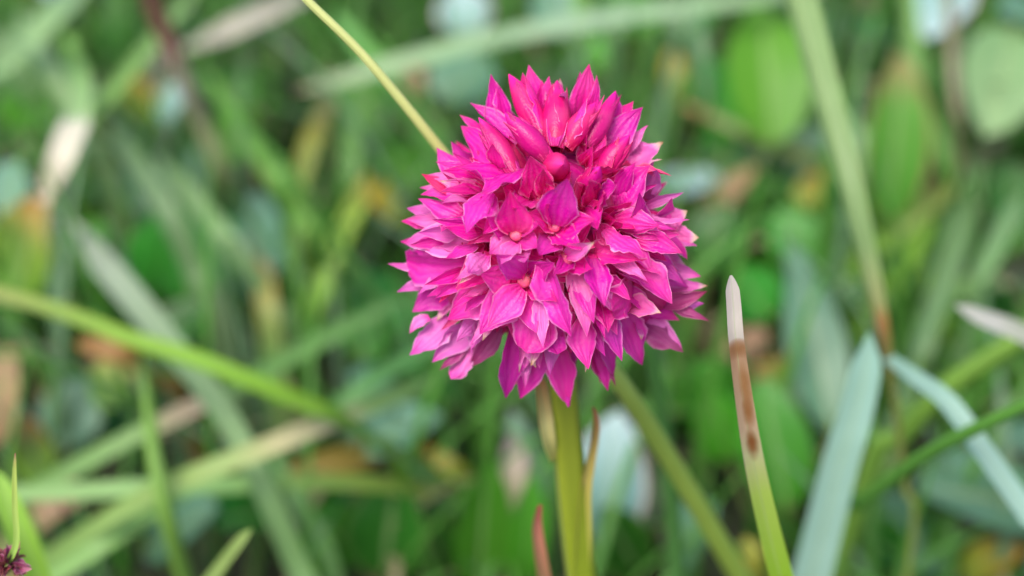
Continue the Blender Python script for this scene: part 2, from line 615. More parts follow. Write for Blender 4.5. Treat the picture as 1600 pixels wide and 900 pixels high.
# petals as (base x, y, tip x, y, width, colour, [options])  b = blunt, f = lies in front, s = lies further back
PT = [
    # crown and upper left
    (792, 275, 714, 192, 46, 'm'), (775, 228, 719, 178, 26, 'm', 's'), (740, 264, 705, 221, 28, 'p', 's'),
    (806, 226, 734, 161, 40, 'm'), (795, 216, 767, 116, 40, 'm'), (790, 200, 776, 128, 26, 'm', 's'),
    (840, 196, 826, 101, 42, 'm'), (834, 186, 817, 113, 26, 'm'), (856, 185, 858, 119, 26, 'p', 's'), (845, 175, 846, 125, 22, 'm', 's'),
    (906, 205, 922, 100, 54, 'm'), (900, 190, 907, 112, 30, 'm', 's'), (915, 200, 934, 118, 26, 'm', 's'),
    (944, 238, 1005, 166, 46, 'm'), (950, 216, 989, 158, 36, 'm'), (950, 205, 963, 142, 24, 'm', 's'), (975, 240, 1012, 195, 26, 'l', 's'),
    (868, 170, 875, 121, 18, 'c', 'f'), (866, 165, 885, 140, 12, 'c', 'f'), (862, 168, 852, 128, 14, 'c', 's'),
    # right shoulder
    (984, 258, 1036, 222, 46, 'c'), (988, 270, 1035, 250, 34, 'c'), (1003, 315, 1028, 265, 34, 'l'), (1000, 290, 1030, 300, 32, 'l', 's'),
    (952, 322, 1016, 261, 62, 'm'), (960, 318, 993, 254, 34, 'm'), (930, 312, 964, 290, 42, 'm'), (925, 320, 918, 281, 44, 'd'), (930, 325, 946, 304, 40, 'm'),
    (994, 372, 1001, 303, 34, 'p'), (1008, 345, 1050, 310, 44, 'p'), (1034, 350, 1074, 329, 38, 'c'), (1030, 345, 1052, 323, 28, 'p', 's'),
    (1036, 365, 1092, 371, 38, 'c'), (1020, 375, 1090, 382, 30, 'l', 's'), (1000, 375, 1079, 402, 50, 'p'), (995, 372, 1066, 396, 34, 'm', 'f'),
    (985, 398, 1075, 450, 44, 'p'), (945, 358, 1006, 402, 44, 'p', 'f'), (1025, 385, 1072, 412, 34, 'c', 's'), (960, 345, 1030, 352, 44, 'p'),
    # right fringe
    (1036, 422, 1095, 432, 26, 'l'), (1040, 452, 1106, 446, 22, 'c'), (1034, 475, 1105, 455, 26, 'k'), (1046, 482, 1100, 474, 20, 'l'),
    (1044, 474, 1109, 501, 18, 'k'), (990, 416, 1048, 475, 52, 'p', 'f'), (1000, 460, 1050, 458, 30, 'p', 's'),
    (985, 425, 962, 487, 60, 'p', 'b'), (986, 466, 1062, 500, 38, 'm'), (985, 478, 1032, 488, 34, 'c', 'f'),
    (925, 404, 944, 480, 46, 'm', 'f'), (920, 395, 1000, 408, 40, 'm'), (1000, 500, 1070, 549, 44, 'k'), (1000, 500, 1066, 545, 40, 'l', 'f'),
    (985, 495, 1001, 532, 26, 'c'),
    # throat flowers in the middle: lip upright, petals to the sides
    (868, 352, 887, 277, 62, 'm', 'f'), (868, 346, 850, 318, 34, 'm'), (868, 352, 930, 342, 46, 'm'), (864, 352, 826, 332, 42, 'm'), (870, 362, 908, 388, 42, 'm'),
    (864, 364, 842, 402, 42, 'p'), (885, 398, 929, 378, 28, 'c', 'f'), (886, 400, 868, 425, 30, 'm'), (890, 408, 925, 420, 34, 'm'),
    (806, 362, 797, 299, 58, 'm', 'f'), (806, 372, 765, 397, 48, 'l'), (808, 372, 842, 388, 34, 'p'), (800, 362, 762, 340, 42, 'm'), (815, 360, 842, 352, 32, 'm'),
    (806, 380, 783, 410, 32, 'l', 'f'), (815, 388, 822, 414, 34, 'l'), (818, 430, 775, 397, 44, 'p', 'f'), (812, 436, 748, 428, 56, 'p'),
    (826, 432, 862, 412, 40, 'm'), (828, 445, 868, 470, 36, 'm'), (816, 450, 762, 512, 48, 'p', 'f'), (800, 450, 750, 522, 54, 'p'),
    (815, 456, 838, 520, 44, 'p'),
    # reddish half-open ones under the buds
    (850, 312, 829, 243, 54, 'd'), (855, 305, 849, 262, 34, 'd'), (815, 262, 752, 302, 54, 'm', 'f'), (800, 278, 711, 264, 50, 'm'), (835, 312, 800, 330, 40, 'd'),
    (780, 270, 770, 225, 36, 'm'), (845, 318, 872, 300, 34, 'd'), (905, 318, 900, 285, 36, 'd'), (940, 275, 975, 262, 34, 'd'), (910, 330, 935, 362, 40, 'm'),
    # left side
    (732, 290, 683, 232, 44, 'p'), (732, 298, 668, 273, 26, 'l'), (732, 306, 656, 303, 28, 'p'), (715, 300, 656, 293, 18, 'l', 's'),
    (724, 338, 653, 310, 32, 'p'), (735, 318, 690, 316, 20, 'l', 'f'), (694, 342, 636, 326, 30, 'l'), (696, 352, 627, 346, 34, 'p'),
    (742, 386, 627, 376, 56, 'l'), (704, 420, 606, 414, 28, 'l', 's'), (742, 410, 632, 408, 58, 'p', 'b'), (696, 440, 620, 456, 26, 'l', 's'),
    (768, 300, 727, 362, 52, 'p', 'f'), (706, 450, 644, 487, 48, 'p'), (785, 445, 698, 500, 60, 'p'), (765, 415, 712, 452, 46, 'm'), (760, 398, 730, 428, 36, 'l', 'f'),
    (790, 330, 755, 365, 42, 'm'), (720, 330, 690, 365, 36, 'p'),
    # lower fringe
    (704, 498, 641, 556, 48, 'l'), (672, 498, 641, 522, 22, 'l', 's'), (738, 504, 674, 565, 40, 'l'), (745, 508, 704, 592, 38, 'l', 'b'),
    (730, 540, 688, 579, 20, 'k', 's'), (780, 510, 736, 572, 32, 'k'), (806, 508, 788, 617, 46, 'p'), (850, 528, 813, 624, 48, 'p'),
    (866, 530, 890, 638, 44, 'p'), (885, 530, 889, 636, 40, 'p', 's'), (835, 458, 823, 552, 66, 'p', 'b'), (845, 458, 851, 544, 26, 'l', 'f'), (862, 500, 870, 555, 40, 'p', 'b'),
    (850, 408, 893, 526, 48, 'p', 'f'), (893, 415, 917, 526, 36, 'l'), (905, 420, 928, 505, 34, 'p'), (912, 496, 918, 576, 44, 'p', 'f'),
    (924, 500, 961, 592, 36, 'p'), (930, 540, 949, 611, 30, 'm', 's'), (935, 550, 963, 603, 14, 'k', 's'), (950, 476, 971, 564, 34, 'p', 'f'),
    (958, 480, 1005, 571, 50, 'p'), (930, 460, 950, 520, 38, 'm'), (945, 480, 985, 548, 36, 'p', 's'),
]
ru = random.Random(5)
TOCAM = -VIEW
florets = []
for k, (x, y, op) in enumerate(FL):
    # ovary: a short swollen neck from the spike axis to the floret's mouth
    M = ell_point(x, y, 0.72)
    n = out_normal(M)
    inner = C.lerp(M, 0.55)
    g = Geo()
    ln = [inner.lerp(M, t) for t in (0, 0.25, 0.5, 0.75, 1.0)]
    tube(g, ln, [0.8, 1.0, 1.05, 0.95, 0.75], nv=8)
    fo = g.build('floret', PM['d'], orchid, origin=foot)
    florets.append(fo)
    if op:
        # cupped throat with the salmon column standing in it
        q = n * 0.5 + TOCAM * 0.5
        q.normalize()
        g = Geo()
        top = ell_point(x, y, 0.765)
        ln = [top - q * 1.6, top - q * 0.9, top - q * 0.3, top + q * 0.1, top + q * 0.16]
        tube(g, ln, [0.38, 0.44, 0.46, 0.40, 0.22], nv=12)
        g.build('column', None, fo, origin=foot)

cm, nt_, ns_, ls_ = new_mat('column_salmon')
tcn = ns_.new('ShaderNodeTexCoord')
nzn = ns_.new('ShaderNodeTexNoise')
nzn.inputs['Scale'].default_value = 1500
ls_.new(tcn.outputs['Object'], nzn.inputs['Vector'])
bsn = ns_.new('ShaderNodeBsdfPrincipled')
ls_.new(ramp(ns_, ls_, nzn.outputs[0], [(0.35, (0.72, 0.05, 0.20)), (0.6, (0.74, 0.14, 0.22)), (0.75, (0.78, 0.26, 0.28))]), bsn.inputs['Base Color'])
bsn.inputs['Roughness'].default_value = 0.4
bsn.inputs['Subsurface Weight'].default_value = 0.3
bsn.inputs['Subsurface Scale'].default_value = 0.0005
on = ns_.new('ShaderNodeOutputMaterial')
ls_.new(bsn.outputs[0], on.inputs[0])
for o in list(COL.objects):
    if o.name.startswith('column'):
        o.data.materials.append(cm)

for k, P in enumerate(PT):
    bx, by, tx, ty, w, tone = P[:6]
    opt = P[6] if len(P) > 6 else ''
    sb, st = 0.70, 0.98
    if 'f' in opt:
        sb, st = 0.80, 1.06
    if 's' in opt:
        sb, st = 0.60, 0.86
    B, T = ell_point(bx, by, sb), ell_point(tx, ty, st)
    mid = B.lerp(T, 0.5)
    on_ = out_normal(mid)
    facing = on_.dot(TOCAM)
    nh = (on_ * (0.35 + 0.4 * max(facing, 0)) + TOCAM * (0.75 - 0.3 * max(facing, 0)) + Vector((0, 0, 0.25))).normalized()
    wmm = w * depth(mid) / FPX * 1.1
    # nearest floret owns it
    own = min(range(len(FL)), key=lambda i: (FL[i][0] - bx) ** 2 + (FL[i][1] - by) ** 2)
    g = Geo()
    thr = any((f[0] - bx) ** 2 + (f[1] - by) ** 2 < 900 for f in FL[:4])     # round a visible throat the petals lie open
    pr = random.Random(k * 7 + 1)
    petal_geo(g, B, T, wmm, nh, cup=pr.uniform(0.0, 0.4) if thr else pr.uniform(-0.45, 0.75), curl=pr.uniform(-0.02, 0.10 if thr else 0.16), ruf=pr.uniform(0.3, 0.7) if thr else pr.uniform(0.4, 1.1),
              blunt='b' in opt, roll=pr.uniform(-0.55, 0.55) * (0.3 if thr else 1), seed=k * 1.37)
    g.build('petal', PM[tone], florets[own], origin=foot)

# smaller petal tips squeezed between them, from the same florets
rx = random.Random(77)
extra = 0
while extra < 74:
    x, y = rx.uniform(625, 1090), rx.uniform(250, 600)
    e2_ = ((x - 858) / 225) ** 2 + ((y - 385) / 215) ** 2
    if e2_ > 0.60 or (y < 330 and abs(x - 870) < 90):
        continue
    if any(math.hypot(x - f[0], y - f[1]) < 48 for f in FL[:4]) or math.hypot(x - 880, y - 300) < 50:
        continue
    B = ell_point(x, y, 0.72)
    n = out_normal(B)
    ang = math.atan2(y - 300, x - 866) + rx.uniform(-0.7, 0.7)
    sidew = RIGHT * math.cos(ang) - UPV * math.sin(ang)
    dv = (n * rx.uniform(0.5, 1.1) + sidew * rx.uniform(0.5, 1.0)).normalized()
    T = B + dv * rx.uniform(2.3, 3.4)
    tone = rx.choices(['m', 'p', 'l', 'c', 'd'], [4, 5, 3, 1.2, 1] if y > 380 else [6, 3, 1.2, 0.6, 1])[0]
    own = min(range(len(FL)), key=lambda i: (FL[i][0] - x) ** 2 + (FL[i][1] - y) ** 2)
    g = Geo()
    petal_geo(g, B, T, rx.uniform(0.75, 1.35), (n + TOCAM * 0.4 + Vector((rx.uniform(-.6, .6), 0, rx.uniform(-.2, .7)))).normalized(), cup=rx.uniform(-0.3, 1.0),
              curl=rx.uniform(-0.05, 0.14), ruf=rx.uniform(0.3, 1.0), roll=rx.uniform(-0.5, 0.5), seed=500 + extra * 1.7)
    g.build('petal', PM[tone], florets[own], origin=foot)
    extra += 1

# closed buds round the top: (base, tip, width)
BD = [(852, 222, 798, 112, 46), (858, 250, 791, 174, 44), (866, 236, 871, 124, 54), (884, 232, 931, 161, 44), (914, 232, 962, 144, 38),
      (936, 280, 986, 212, 42), (806, 274, 745, 187, 40), (905, 300, 938, 262, 40)]
for k, (bx, by, tx, ty, w) in enumerate(BD):
    B, T = ell_point(bx, by, 0.70), ell_point(tx, ty, 0.97)
    g = Geo()
    bud_geo(g, B, T, w * depth(T) / FPX * 0.9, seed=k * 1.9)
    bo = g.build('bud', BUDM, orchid, origin=foot)
    # the outer sepals still folded round it, their points standing free
    ax = (T - B).normalized()
    wm = w * depth(T) / FPX
    for q in range(3):
        sd_ = ax.cross(TOCAM).normalized() * (q - 1) * (1 if k % 2 else -1)
        hn = (TOCAM * (0.9 if q == 1 else 0.35) + sd_ * 0.9 + out_normal(T) * 0.3).normalized()
        hn = (hn - ax * hn.dot(ax)).normalized()
        g = Geo()
        petal_geo(g, B + hn * wm * 0.30, T + hn * wm * (0.16 if q == 1 else 0.30) - ax * (T - B).length * ru.uniform(0.0, 0.22), wm * ru.uniform(0.6, 0.85), hn,
                  cup=ru.uniform(-0.85, -0.5), curl=0.10, ruf=ru.uniform(0.3, 0.7), seed=900 + k * 3.1 + q)
        g.build('sepal', PM['d'] if (k + q) % 3 else PM['m'], bo, origin=foot)
# one bud points straight at us
T = ell_point(881, 256, 1.02)
B = ell_point(876, 268, 0.6)
g = Geo()
bud_geo(g, B, T, 1.95, seed=0.4)
g.build('bud', BUDM, orchid, origin=foot)

# the crowd of petals between and behind, too close to pick apart
g = Geo()
ga = math.pi * (3 - math.sqrt(5))
NF = 92
for i in range(NF):
    zz = 0.93 - 1.78 * (i + 0.5) / NF
    rr = math.sqrt(1 - zz * zz)
    a = i * ga
    dirv = Vector((rr * math.cos(a), rr * math.sin(a), zz))
    front = dirv.dot(TOCAM)
    s = 0.60 if front > 0.35 else (0.56 if front > -0.35 else 0.70)
    M = C + Vector((dirv.x * EA, dirv.y * EA, dirv.z * EC)) * s
    n = out_normal(M)
    young = zz > 0.55
    e1 = n.cross(Vector((0.1, 0.2, 0.97))).normalized()
    e2 = n.cross(e1)
    for p in range(6):
        aa = p * math.pi / 3 + ru.uniform(-0.2, 0.2)
        spread = ru.uniform(0.25, 0.5) if young else ru.uniform(0.6, 1.15)
        dv = (n * math.cos(spread) + (e1 * math.cos(aa) + e2 * math.sin(aa)) * math.sin(spread)).normalized()
        if zz < -0.3:
            dv = (dv + Vector((0, 0, -0.5))).normalized()
        L = ru.uniform(2.4, 3.3) * (1.12 if front <= -0.35 else 0.85)
        petal_geo(g, M, M + dv * L, ru.uniform(1.2, 1.8), (n + Vector((0, 0, 0.4))).normalized() if spread > 0.5 else (e1 * math.cos(aa) + e2 * math.sin(aa)),
                  ru.uniform(-0.1, 0.5), ru.uniform(0.0, 0.12), 0.3, nt=6, nv=5, seed=i * 0.77 + p)
inner = g.build('petals', PM['m'], orchid, origin=foot)
inner['kind'] = 'stuff'

# bracts on the stalk: (points (x, y, lift), widths, colours)
def stemdepth(py):
    """depth of the stalk's axis on the picture row py"""
    best = min((abs(pix(foot.lerp(C, t / 60))[1] - py), t) for t in range(61))
    return depth(foot.lerp(C, best[1] / 60))


def bract(pts, ws, stops, dz, nm):
    P3 = [at(x, y, stemdepth(y) + z) for (x, y), z in zip(pts, dz)]
    ln = catmull(P3, 16)
    wd = [lerp_list(ws, i / 15) * depth(ln[i]) / FPX for i in range(16)]
    g = Geo()
    strip(g, ln, wd, (TOCAM + Vector((0.3, 0, 0.2))).normalized(), fold=0.7, nv=5)
    m = leaf_mat('bract_' + nm, stops, trans=0.25, veins=0.2, nveins=3)
    return g.build('bract', m, orchid, origin=foot)


bract([(862, 720), (855, 690), (848, 645), (842, 600), (838, 580)], [14, 26, 30, 24, 4],
      [(0, (0.5, 0.42, 0.14)), (0.4, (0.55, 0.45, 0.2)), (0.8, (0.35, 0.12, 0.06)), (1, (0.3, 0.08, 0.05))], [-0.8, -1.2, -1.3, -1.0, -0.5], 'upper')
bract([(893, 960), (904, 890), (908, 830), (913, 760), (925, 700), (930, 660), (926, 636)], [26, 32, 32, 23, 17, 15, 5],
      [(0, (0.45, 0.42, 0.08)), (0.35, (0.42, 0.36, 0.08)), (0.7, (0.38, 0.22, 0.08)), (0.9, (0.38, 0.12, 0.08)), (1, (0.3, 0.07, 0.06))], [-1.2, -1.1, -0.9, -0.7, -0.5, -0.5, -0.5], 'side')
bract([(868, 1010), (852, 930), (842, 870), (837, 820), (842, 788)], [28, 27, 25, 20, 9],
      [(0, (0.3, 0.2, 0.1)), (0.5, (0.45, 0.16, 0.12)), (1, (0.5, 0.09, 0.13))], [0.5, -1.5, -2.0, -2.2, -2.2], 'pink')

# ---------------------------------------------------------------- single grass blades, not whole shoots, each a thing
GREEN = (0.10, 0.23, 0.035)
LIME = (0.20, 0.38, 0.04)
PALE = (0.24, 0.36, 0.14)
GREY = (0.30, 0.40, 0.26)
BLUE = (0.30, 0.47, 0.40)
TAN = (0.55, 0.43, 0.28)
DRY = (0.72, 0.62, 0.52)
OLIVE = (0.24, 0.27, 0.07)
DEEP = (0.035, 0.11, 0.02)
RUST = (0.30, 0.12, 0.05)


def blade(name, label, cat, pts, ws, stops, root='end', reach=14, stalk=False, fold=0.35, hint=None, twist=0.0, group=None, tipfade=True, **mk):
    """pts: (x, y, z mm above the soil) or (x, y, -depth); root: which end runs on down to the soil"""
    P3 = [atz(x, y, z) if z > 0 else at(x, y, -z) for (x, y, z) in pts]
    ws = list(ws)
    if len(ws) != len(pts):
        ws = [lerp_list(ws, i / (len(pts) - 1)) for i in range(len(pts))]
    if root == 'start':
        P3.reverse()
        ws.reverse()
        stops = [(1 - p, c) for p, c in reversed(stops)]
    W3 = [w * depth(p) / FPX for w, p in zip(ws, P3)]
    if root:
        e, tg = P3[-1], (P3[-1] - P3[-2]).normalized()
        tg.z = min(tg.z, -0.15)
        k = reach
        m1 = e + tg * (k * 0.5)
        m1.z = max(m1.z, e.z * 0.45)
        f_ = e + Vector((tg.x, tg.y, 0)) * k
        f_.z = ground_z(f_.x, f_.y) - 1.0
        n0 = len(P3)
        P3 += [m1, f_]
        W3 += [W3[-1], W3[-1] * 0.8]
        # keep the colour stops where they were along the visible length
        f = (n0 - 1) / (len(P3) - 1)
        stops = [(p * f, c) for p, c in stops] + [(1.0, stops[-1][1])]
    n = 8 * len(P3)
    ln = catmull(P3, n)
    wd = [lerp_list(W3, i / (n - 1)) for i in range(n)]
    if tipfade:
        for i in range(n):
            wd[i] *= min(1.0, 0.05 + (i / n / (0.10 if tipfade is True else tipfade))) ** 0.6
    o = P3[-1]
    g = Geo()
    if stalk:
        tube(g, ln, [w / 2 for w in wd], nv=8, ridge=0.08, kr=2)
    else:
        strip(g, ln, wd, hint or (TOCAM * 0.7 + Vector((0.15, 0.0, 0.5))).normalized(), fold=fold, nv=7, twist=twist)
    m = leaf_mat(name + '_skin', stops, **mk)
    ob = g.build(name, m, origin=o)
    return tag(ob, label, cat, group)


def one(c):
    return [(0, c), (1, c)]


# the sharp ones beside the orchid
blade('grass_blade', 'upright grass blade with whitish dry tip and brown spots beside the orchid', 'grass',
      [(1142, 430, -97), (1146, 480, -97.5), (1150, 535, -98), (1161, 620, -100), (1177, 720, -103), (1199, 820, -107), (1222, 910, -111), (1250, 1010, -117)],
      [22, 25, 26, 30, 34, 37, 40, 44],
      [(0, (0.60, 0.53, 0.50)), (0.27, (0.58, 0.51, 0.46)), (0.30, (0.42, 0.25, 0.14)), (0.36, (0.52, 0.33, 0.2)), (0.50, (0.58, 0.41, 0.27)), (0.55, (0.62, 0.58, 0.32)), (0.64, (0.46, 0.62, 0.12)), (0.9, (0.30, 0.56, 0.02)), (1, (0.28, 0.54, 0.02))],
      root='end', fold=0.45, vary=0.2, veins=0.06, hint=TOCAM, tipfade=0.05,
      spots=[(0.5, 0.235, 0.9, 0.022, (0.26, 0.12, 0.05)), (0.30, 0.315, 0.34, 0.05, (0.32, 0.15, 0.06)), (0.36, 0.36, 0.3, 0.03, (0.28, 0.12, 0.045)), (0.42, 0.415, 0.32, 0.028, (0.22, 0.08, 0.025))])
blade('grass_stalk', 'thin straw-yellow grass stalk leaning behind the orchid head', 'grass stalk',
      [(440, -45, -99), (480, 0, -100), (560, 78, -102), (630, 160, -104.5), (690, 235, -107), (800, 375, -112), (960, 585, -121), (1045, 715, -130), (1150, 890, -144), (1222, 1010, -156)],
      [11, 12, 13, 14, 15, 20, 26, 29, 31, 32],
      [(0, (0.88, 0.92, 0.40)), (0.5, (0.82, 0.90, 0.34)), (0.7, (0.50, 0.66, 0.14)), (1, (0.36, 0.56, 0.08))], stalk=True, tipfade=False)
blade('grass_stalk', 'slim upright green stalk crossing behind the straw-yellow stalk', 'grass stalk',
      [(1012, 520, -128), (1022, 580, -132), (1043, 720, -140), (1058, 890, -150)], [18, 22, 24, 26], one((0.13, 0.27, 0.07)), stalk=True)
# right side
blade('grass_blade', 'broad pale two-toned grass blade drooping from above to a rusty end', 'grass',
      [(1225, -60, -150), (1252, 30, -147), (1285, 150, -143), (1320, 280, -140), (1350, 400, -140), (1373, 500, -141), (1390, 600, -145), (1412, 760, -152)],
      [62, 60, 56, 50, 40, 26, 18, 14],
      [(0, (0.19, 0.28, 0.11)), (0.3, (0.19, 0.28, 0.11)), (0.55, (0.16, 0.24, 0.09)), (0.68, (0.24, 0.24, 0.10)), (0.72, RUST), (0.8, (0.2, 0.16, 0.06)), (1, OLIVE)], fold=0.6, veins=0.5, nveins=3, tipfade=False)
blade('grass_blade', 'wide blue-green grass blade rising beside the dry-tipped blade', 'grass',
      [(1358, 520, -136), (1352, 575, -137), (1335, 650, -139), (1308, 740, -142), (1270, 890, -148), (1240, 1000, -153)], [20, 48, 54, 57, 60, 60],
      [(0, (0.22, 0.37, 0.31)), (1, (0.30, 0.45, 0.38))], hint=(TOCAM*0.4+Vector((0,0,0.7))).normalized(), fold=0.25, veins=0.3, trans=0.2)
blade('grass_blade', 'narrow blue-green grass blade bending over behind a green stalk', 'grass',
      [(1388, 560, -140), (1430, 592, -137), (1480, 630, -134), (1535, 705, -132), (1605, 805, -132)], [22, 32, 36, 38, 40],
      [(0, (0.20, 0.34, 0.29)), (1, (0.28, 0.43, 0.38))], fold=0.25, veins=0.3, trans=0.2, tipfade=False)
blade('grass_stalk', 'green stalk crossing in front of the narrow blue-green blade', 'grass stalk',
      [(1640, 615, -121), (1600, 634, -123), (1520, 672, -128), (1440, 715, -135), (1345, 785, -146)], [20, 22, 24, 25, 26], one((0.13, 0.30, 0.05)), stalk=True, tipfade=False)
blade('grass_stalk', 'yellow-green stalk slanting up behind the pale dry leaf end', 'grass stalk',
      [(1630, 500, -150), (1570, 545, -152), (1480, 605, -156), (1410, 680, -162)], [36, 36, 36, 34], one((0.20, 0.32, 0.05)), stalk=True, tipfade=False)
blade('dry_grass_blade', 'whitish dry blade end lying across a yellow-green stalk', 'grass',
      [(1492, 478, -140), (1530, 500, -141), (1580, 520, -143), (1640, 550, -146)], [20, 34, 40, 42], [(0, (0.44, 0.43, 0.41)), (0.5, (0.52, 0.49, 0.48)), (1, (0.4, 0.42, 0.32))], fold=0.6, veins=0.4)
blade('grass_blade', 'olive blade reaching up to the pale round leaf tip', 'grass',
      [(1572, 210, 32), (1520, 255, 32), (1450, 322, 30), (1385, 378, 26)], [16, 26, 30, 30], [(0, (0.3, 0.22, 0.16)), (0.4, (0.24, 0.25, 0.09)), (1, (0.16, 0.34, 0.03))])
blade('grass_blade', 'bright lime blade beneath the tall upright leaf', 'grass',
      [(1330, 250, 30), (1365, 310, 28), (1400, 355, 26), (1440, 430, 20)], [18, 34, 36, 30], one((0.20, 0.42, 0.03)))
blade('grass_blade', 'grey-green blade leaning left under the olive blade', 'grass',
      [(1525, 255, 34), (1505, 330, 33), (1475, 430, 31), (1440, 540, 27), (1425, 610, 20)], [30, 44, 44, 36, 30], one((0.14, 0.27, 0.10)), tipfade=False)
blade('grass_blade', 'pale curved blade with tan tip above the dry blade end', 'grass',
      [(1580, 442, 26), (1540, 440, 28), (1500, 455, 28), (1460, 490, 24)], [20, 30, 30, 26], [(0, TAN), (0.25, PALE), (1, GREEN)])
blade('grass_blade', 'upright light green blade between tall leaf and round leaf', 'grass',
      [(1418, -20, 52), (1424, 80, 46), (1428, 180, 40), (1425, 300, 30)], [24, 30, 32, 32], one((0.17, 0.34, 0.09)), tipfade=False)
blade('grass_blade', 'slanting green blade crossing behind the round leaf stalk', 'grass',
      [(1420, 110, 40), (1450, 190, 38), (1478, 260, 34), (1500, 320, 28)], [18, 28, 30, 28], one((0.13, 0.30, 0.05)))
blade('grass_stalk', 'thin brownish upright stalk beside the pale round leaf', 'grass stalk',
      [(1482, -20, 60), (1488, 80, 52), (1495, 180, 44), (1505, 300, 30)], [16, 18, 18, 18], one((0.24, 0.20, 0.13)), stalk=True, tipfade=False)
blade('grass_blade', 'faint brown-green blade crossing under the light green broad leaf', 'grass',
      [(1060, 160, 36), (1120, 190, 35), (1200, 225, 33), (1290, 262, 28)], [14, 22, 24, 22], [(0, RUST), (0.4, (0.17, 0.22, 0.07)), (1, (0.2, 0.22, 0.07))])
# upper half
blade('grass_blade', 'long pale grass blade stretching across above the orchid head', 'grass',
      [(462, 142, 42), (530, 126, 44), (640, 95, 47), (800, 55, 50), (1000, 22, 52), (1200, -5, 52), (1300, -25, 46)], [12, 24, 30, 30, 28, 26, 24],
      [(0, (0.4, 0.28, 0.2)), (0.1, (0.30, 0.36, 0.22)), (0.4, (0.24, 0.38, 0.19)), (0.6, (0.3, 0.42, 0.28)), (1, PALE)], fold=0.2)
blade('dry_grass_blade', 'pinkish grey dry blade at an angle beside the brown stalk', 'grass',
      [(475, -5, 46), (420, 20, 46), (350, 52, 44), (285, 82, 38)], [26, 34, 38, 24], [(0, (0.42, 0.38, 0.32)), (0.5, (0.48, 0.42, 0.36)), (1, (0.42, 0.38, 0.34))], tipfade=False)
blade('brown_stalk', 'dark reddish-brown stalk hanging above the whitish dry leaf', 'stalk',
      [(228, -40, 66), (240, 10, 62), (262, 60, 58), (284, 115, 54), (315, 190, 46), (350, 270, 38), (372, 330, 28)], [24, 28, 30, 26, 26, 28, 28],
      [(0, (0.10, 0.035, 0.02)), (0.42, (0.11, 0.045, 0.03)), (0.52, (0.34, 0.28, 0.24)), (0.7, (0.26, 0.28, 0.14)), (1, (0.2, 0.26, 0.1))], stalk=True, tipfade=False)
blade('dry_leaf', 'whitish cream dry leaf end drooping from a green blade', 'leaf',
      [(60, 312, 50), (72, 300, 52), (92, 255, 56), (108, 215, 58), (121, 184, 58), (128, 130, 52), (110, 80, 38)], [12, 34, 42, 44, 42, 30, 20],
      [(0, (0.52, 0.40, 0.32)), (0.3, (0.56, 0.48, 0.40)), (0.62, (0.58, 0.52, 0.44)), (0.68, (0.32, 0.46, 0.18)), (1, (0.2, 0.38, 0.09))], fold=0.2, trans=0.25, veins=0.2)
blade('grass_blade', 'mid-green blade slanting up from the whitish leaf to the brown stalk', 'grass',
      [(310, -20, 54), (262, 40, 54), (205, 110, 52), (142, 185, 48), (120, 220, 38)], [22, 26, 28, 28, 24], [(0, (0.22, 0.36, 0.12)), (1, (0.15, 0.31, 0.06))])
blade('grass_blade', 'greyish blade slanting down to the base of the whitish dry leaf', 'grass',
      [(30, 20, 48), (65, 90, 48), (100, 150, 46), (135, 215, 40)], [26, 34, 36, 30], one((0.22, 0.36, 0.16)))
blade('grass_blade', 'bright green blade running diagonally below the brown stalk', 'grass',
      [(325, 115, 36), (365, 180, 36), (420, 265, 34), (462, 330, 28)], [20, 30, 32, 28], one((0.18, 0.36, 0.06)))
blade('grass_blade', 'yellowish upright blade with a tan tip under the long pale blade', 'grass',
      [(520, 150, 36), (498, 195, 36), (478, 250, 33), (468, 340, 26)], [14, 30, 32, 26], [(0, (0.34, 0.26, 0.15)), (0.35, (0.36, 0.33, 0.06)), (1, (0.2, 0.34, 0.06))])
blade('grass_blade', 'yellow-green leaning blade with an orange tip', 'grass',
      [(575, 270, 36), (552, 330, 36), (520, 395, 34), (490, 475, 28), (478, 520, 22)], [16, 34, 36, 34, 30], [(0, (0.36, 0.2, 0.04)), (0.25, (0.3, 0.38, 0.05)), (1, (0.18, 0.36, 0.06))])
blade('grass_blade', 'orange-tipped upright blade beside the dark oval leaf', 'grass',
      [(405, 400, 32), (412, 440, 32), (418, 490, 30), (425, 560, 24)], [16, 34, 36, 34], [(0, (0.4, 0.22, 0.1)), (0.4, (0.36, 0.30, 0.08)), (1, (0.2, 0.36, 0.1))])
# left tangle
blade('grass_blade', 'thick bright green blade arching over the tangled grass', 'grass',
      [(-30, 455, 50), (60, 478, 52), (130, 502, 53), (200, 530, 53), (306, 563, 52), (394, 598, 50), (470, 630, 47), (530, 655, 43), (590, 700, 32)], [24, 26, 28, 30, 31, 31, 31, 29, 24],
      [(0, (0.34, 0.36, 0.12)), (0.15, (0.26, 0.4, 0.08)), (0.5, (0.18, 0.42, 0.02)), (1, (0.20, 0.40, 0.05))], tipfade=False, fold=0.5)
blade('grass_blade', 'pale blade with a tan stretch crossing over the grey-green blade', 'grass',
      [(720, 572, 26), (634, 612, 34), (560, 642, 40), (477, 674, 44), (400, 706, 44), (300, 745, 42), (219, 782, 38), (130, 838, 32), (50, 890, 24)], [18, 30, 32, 34, 34, 34, 32, 30, 28],
      [(0, (0.12, 0.26, 0.08)), (0.22, (0.2, 0.34, 0.1)), (0.32, (0.5, 0.44, 0.28)), (0.45, (0.5, 0.46, 0.24)), (0.55, (0.28, 0.40, 0.12)), (1, (0.2, 0.36, 0.1))], fold=0.3)
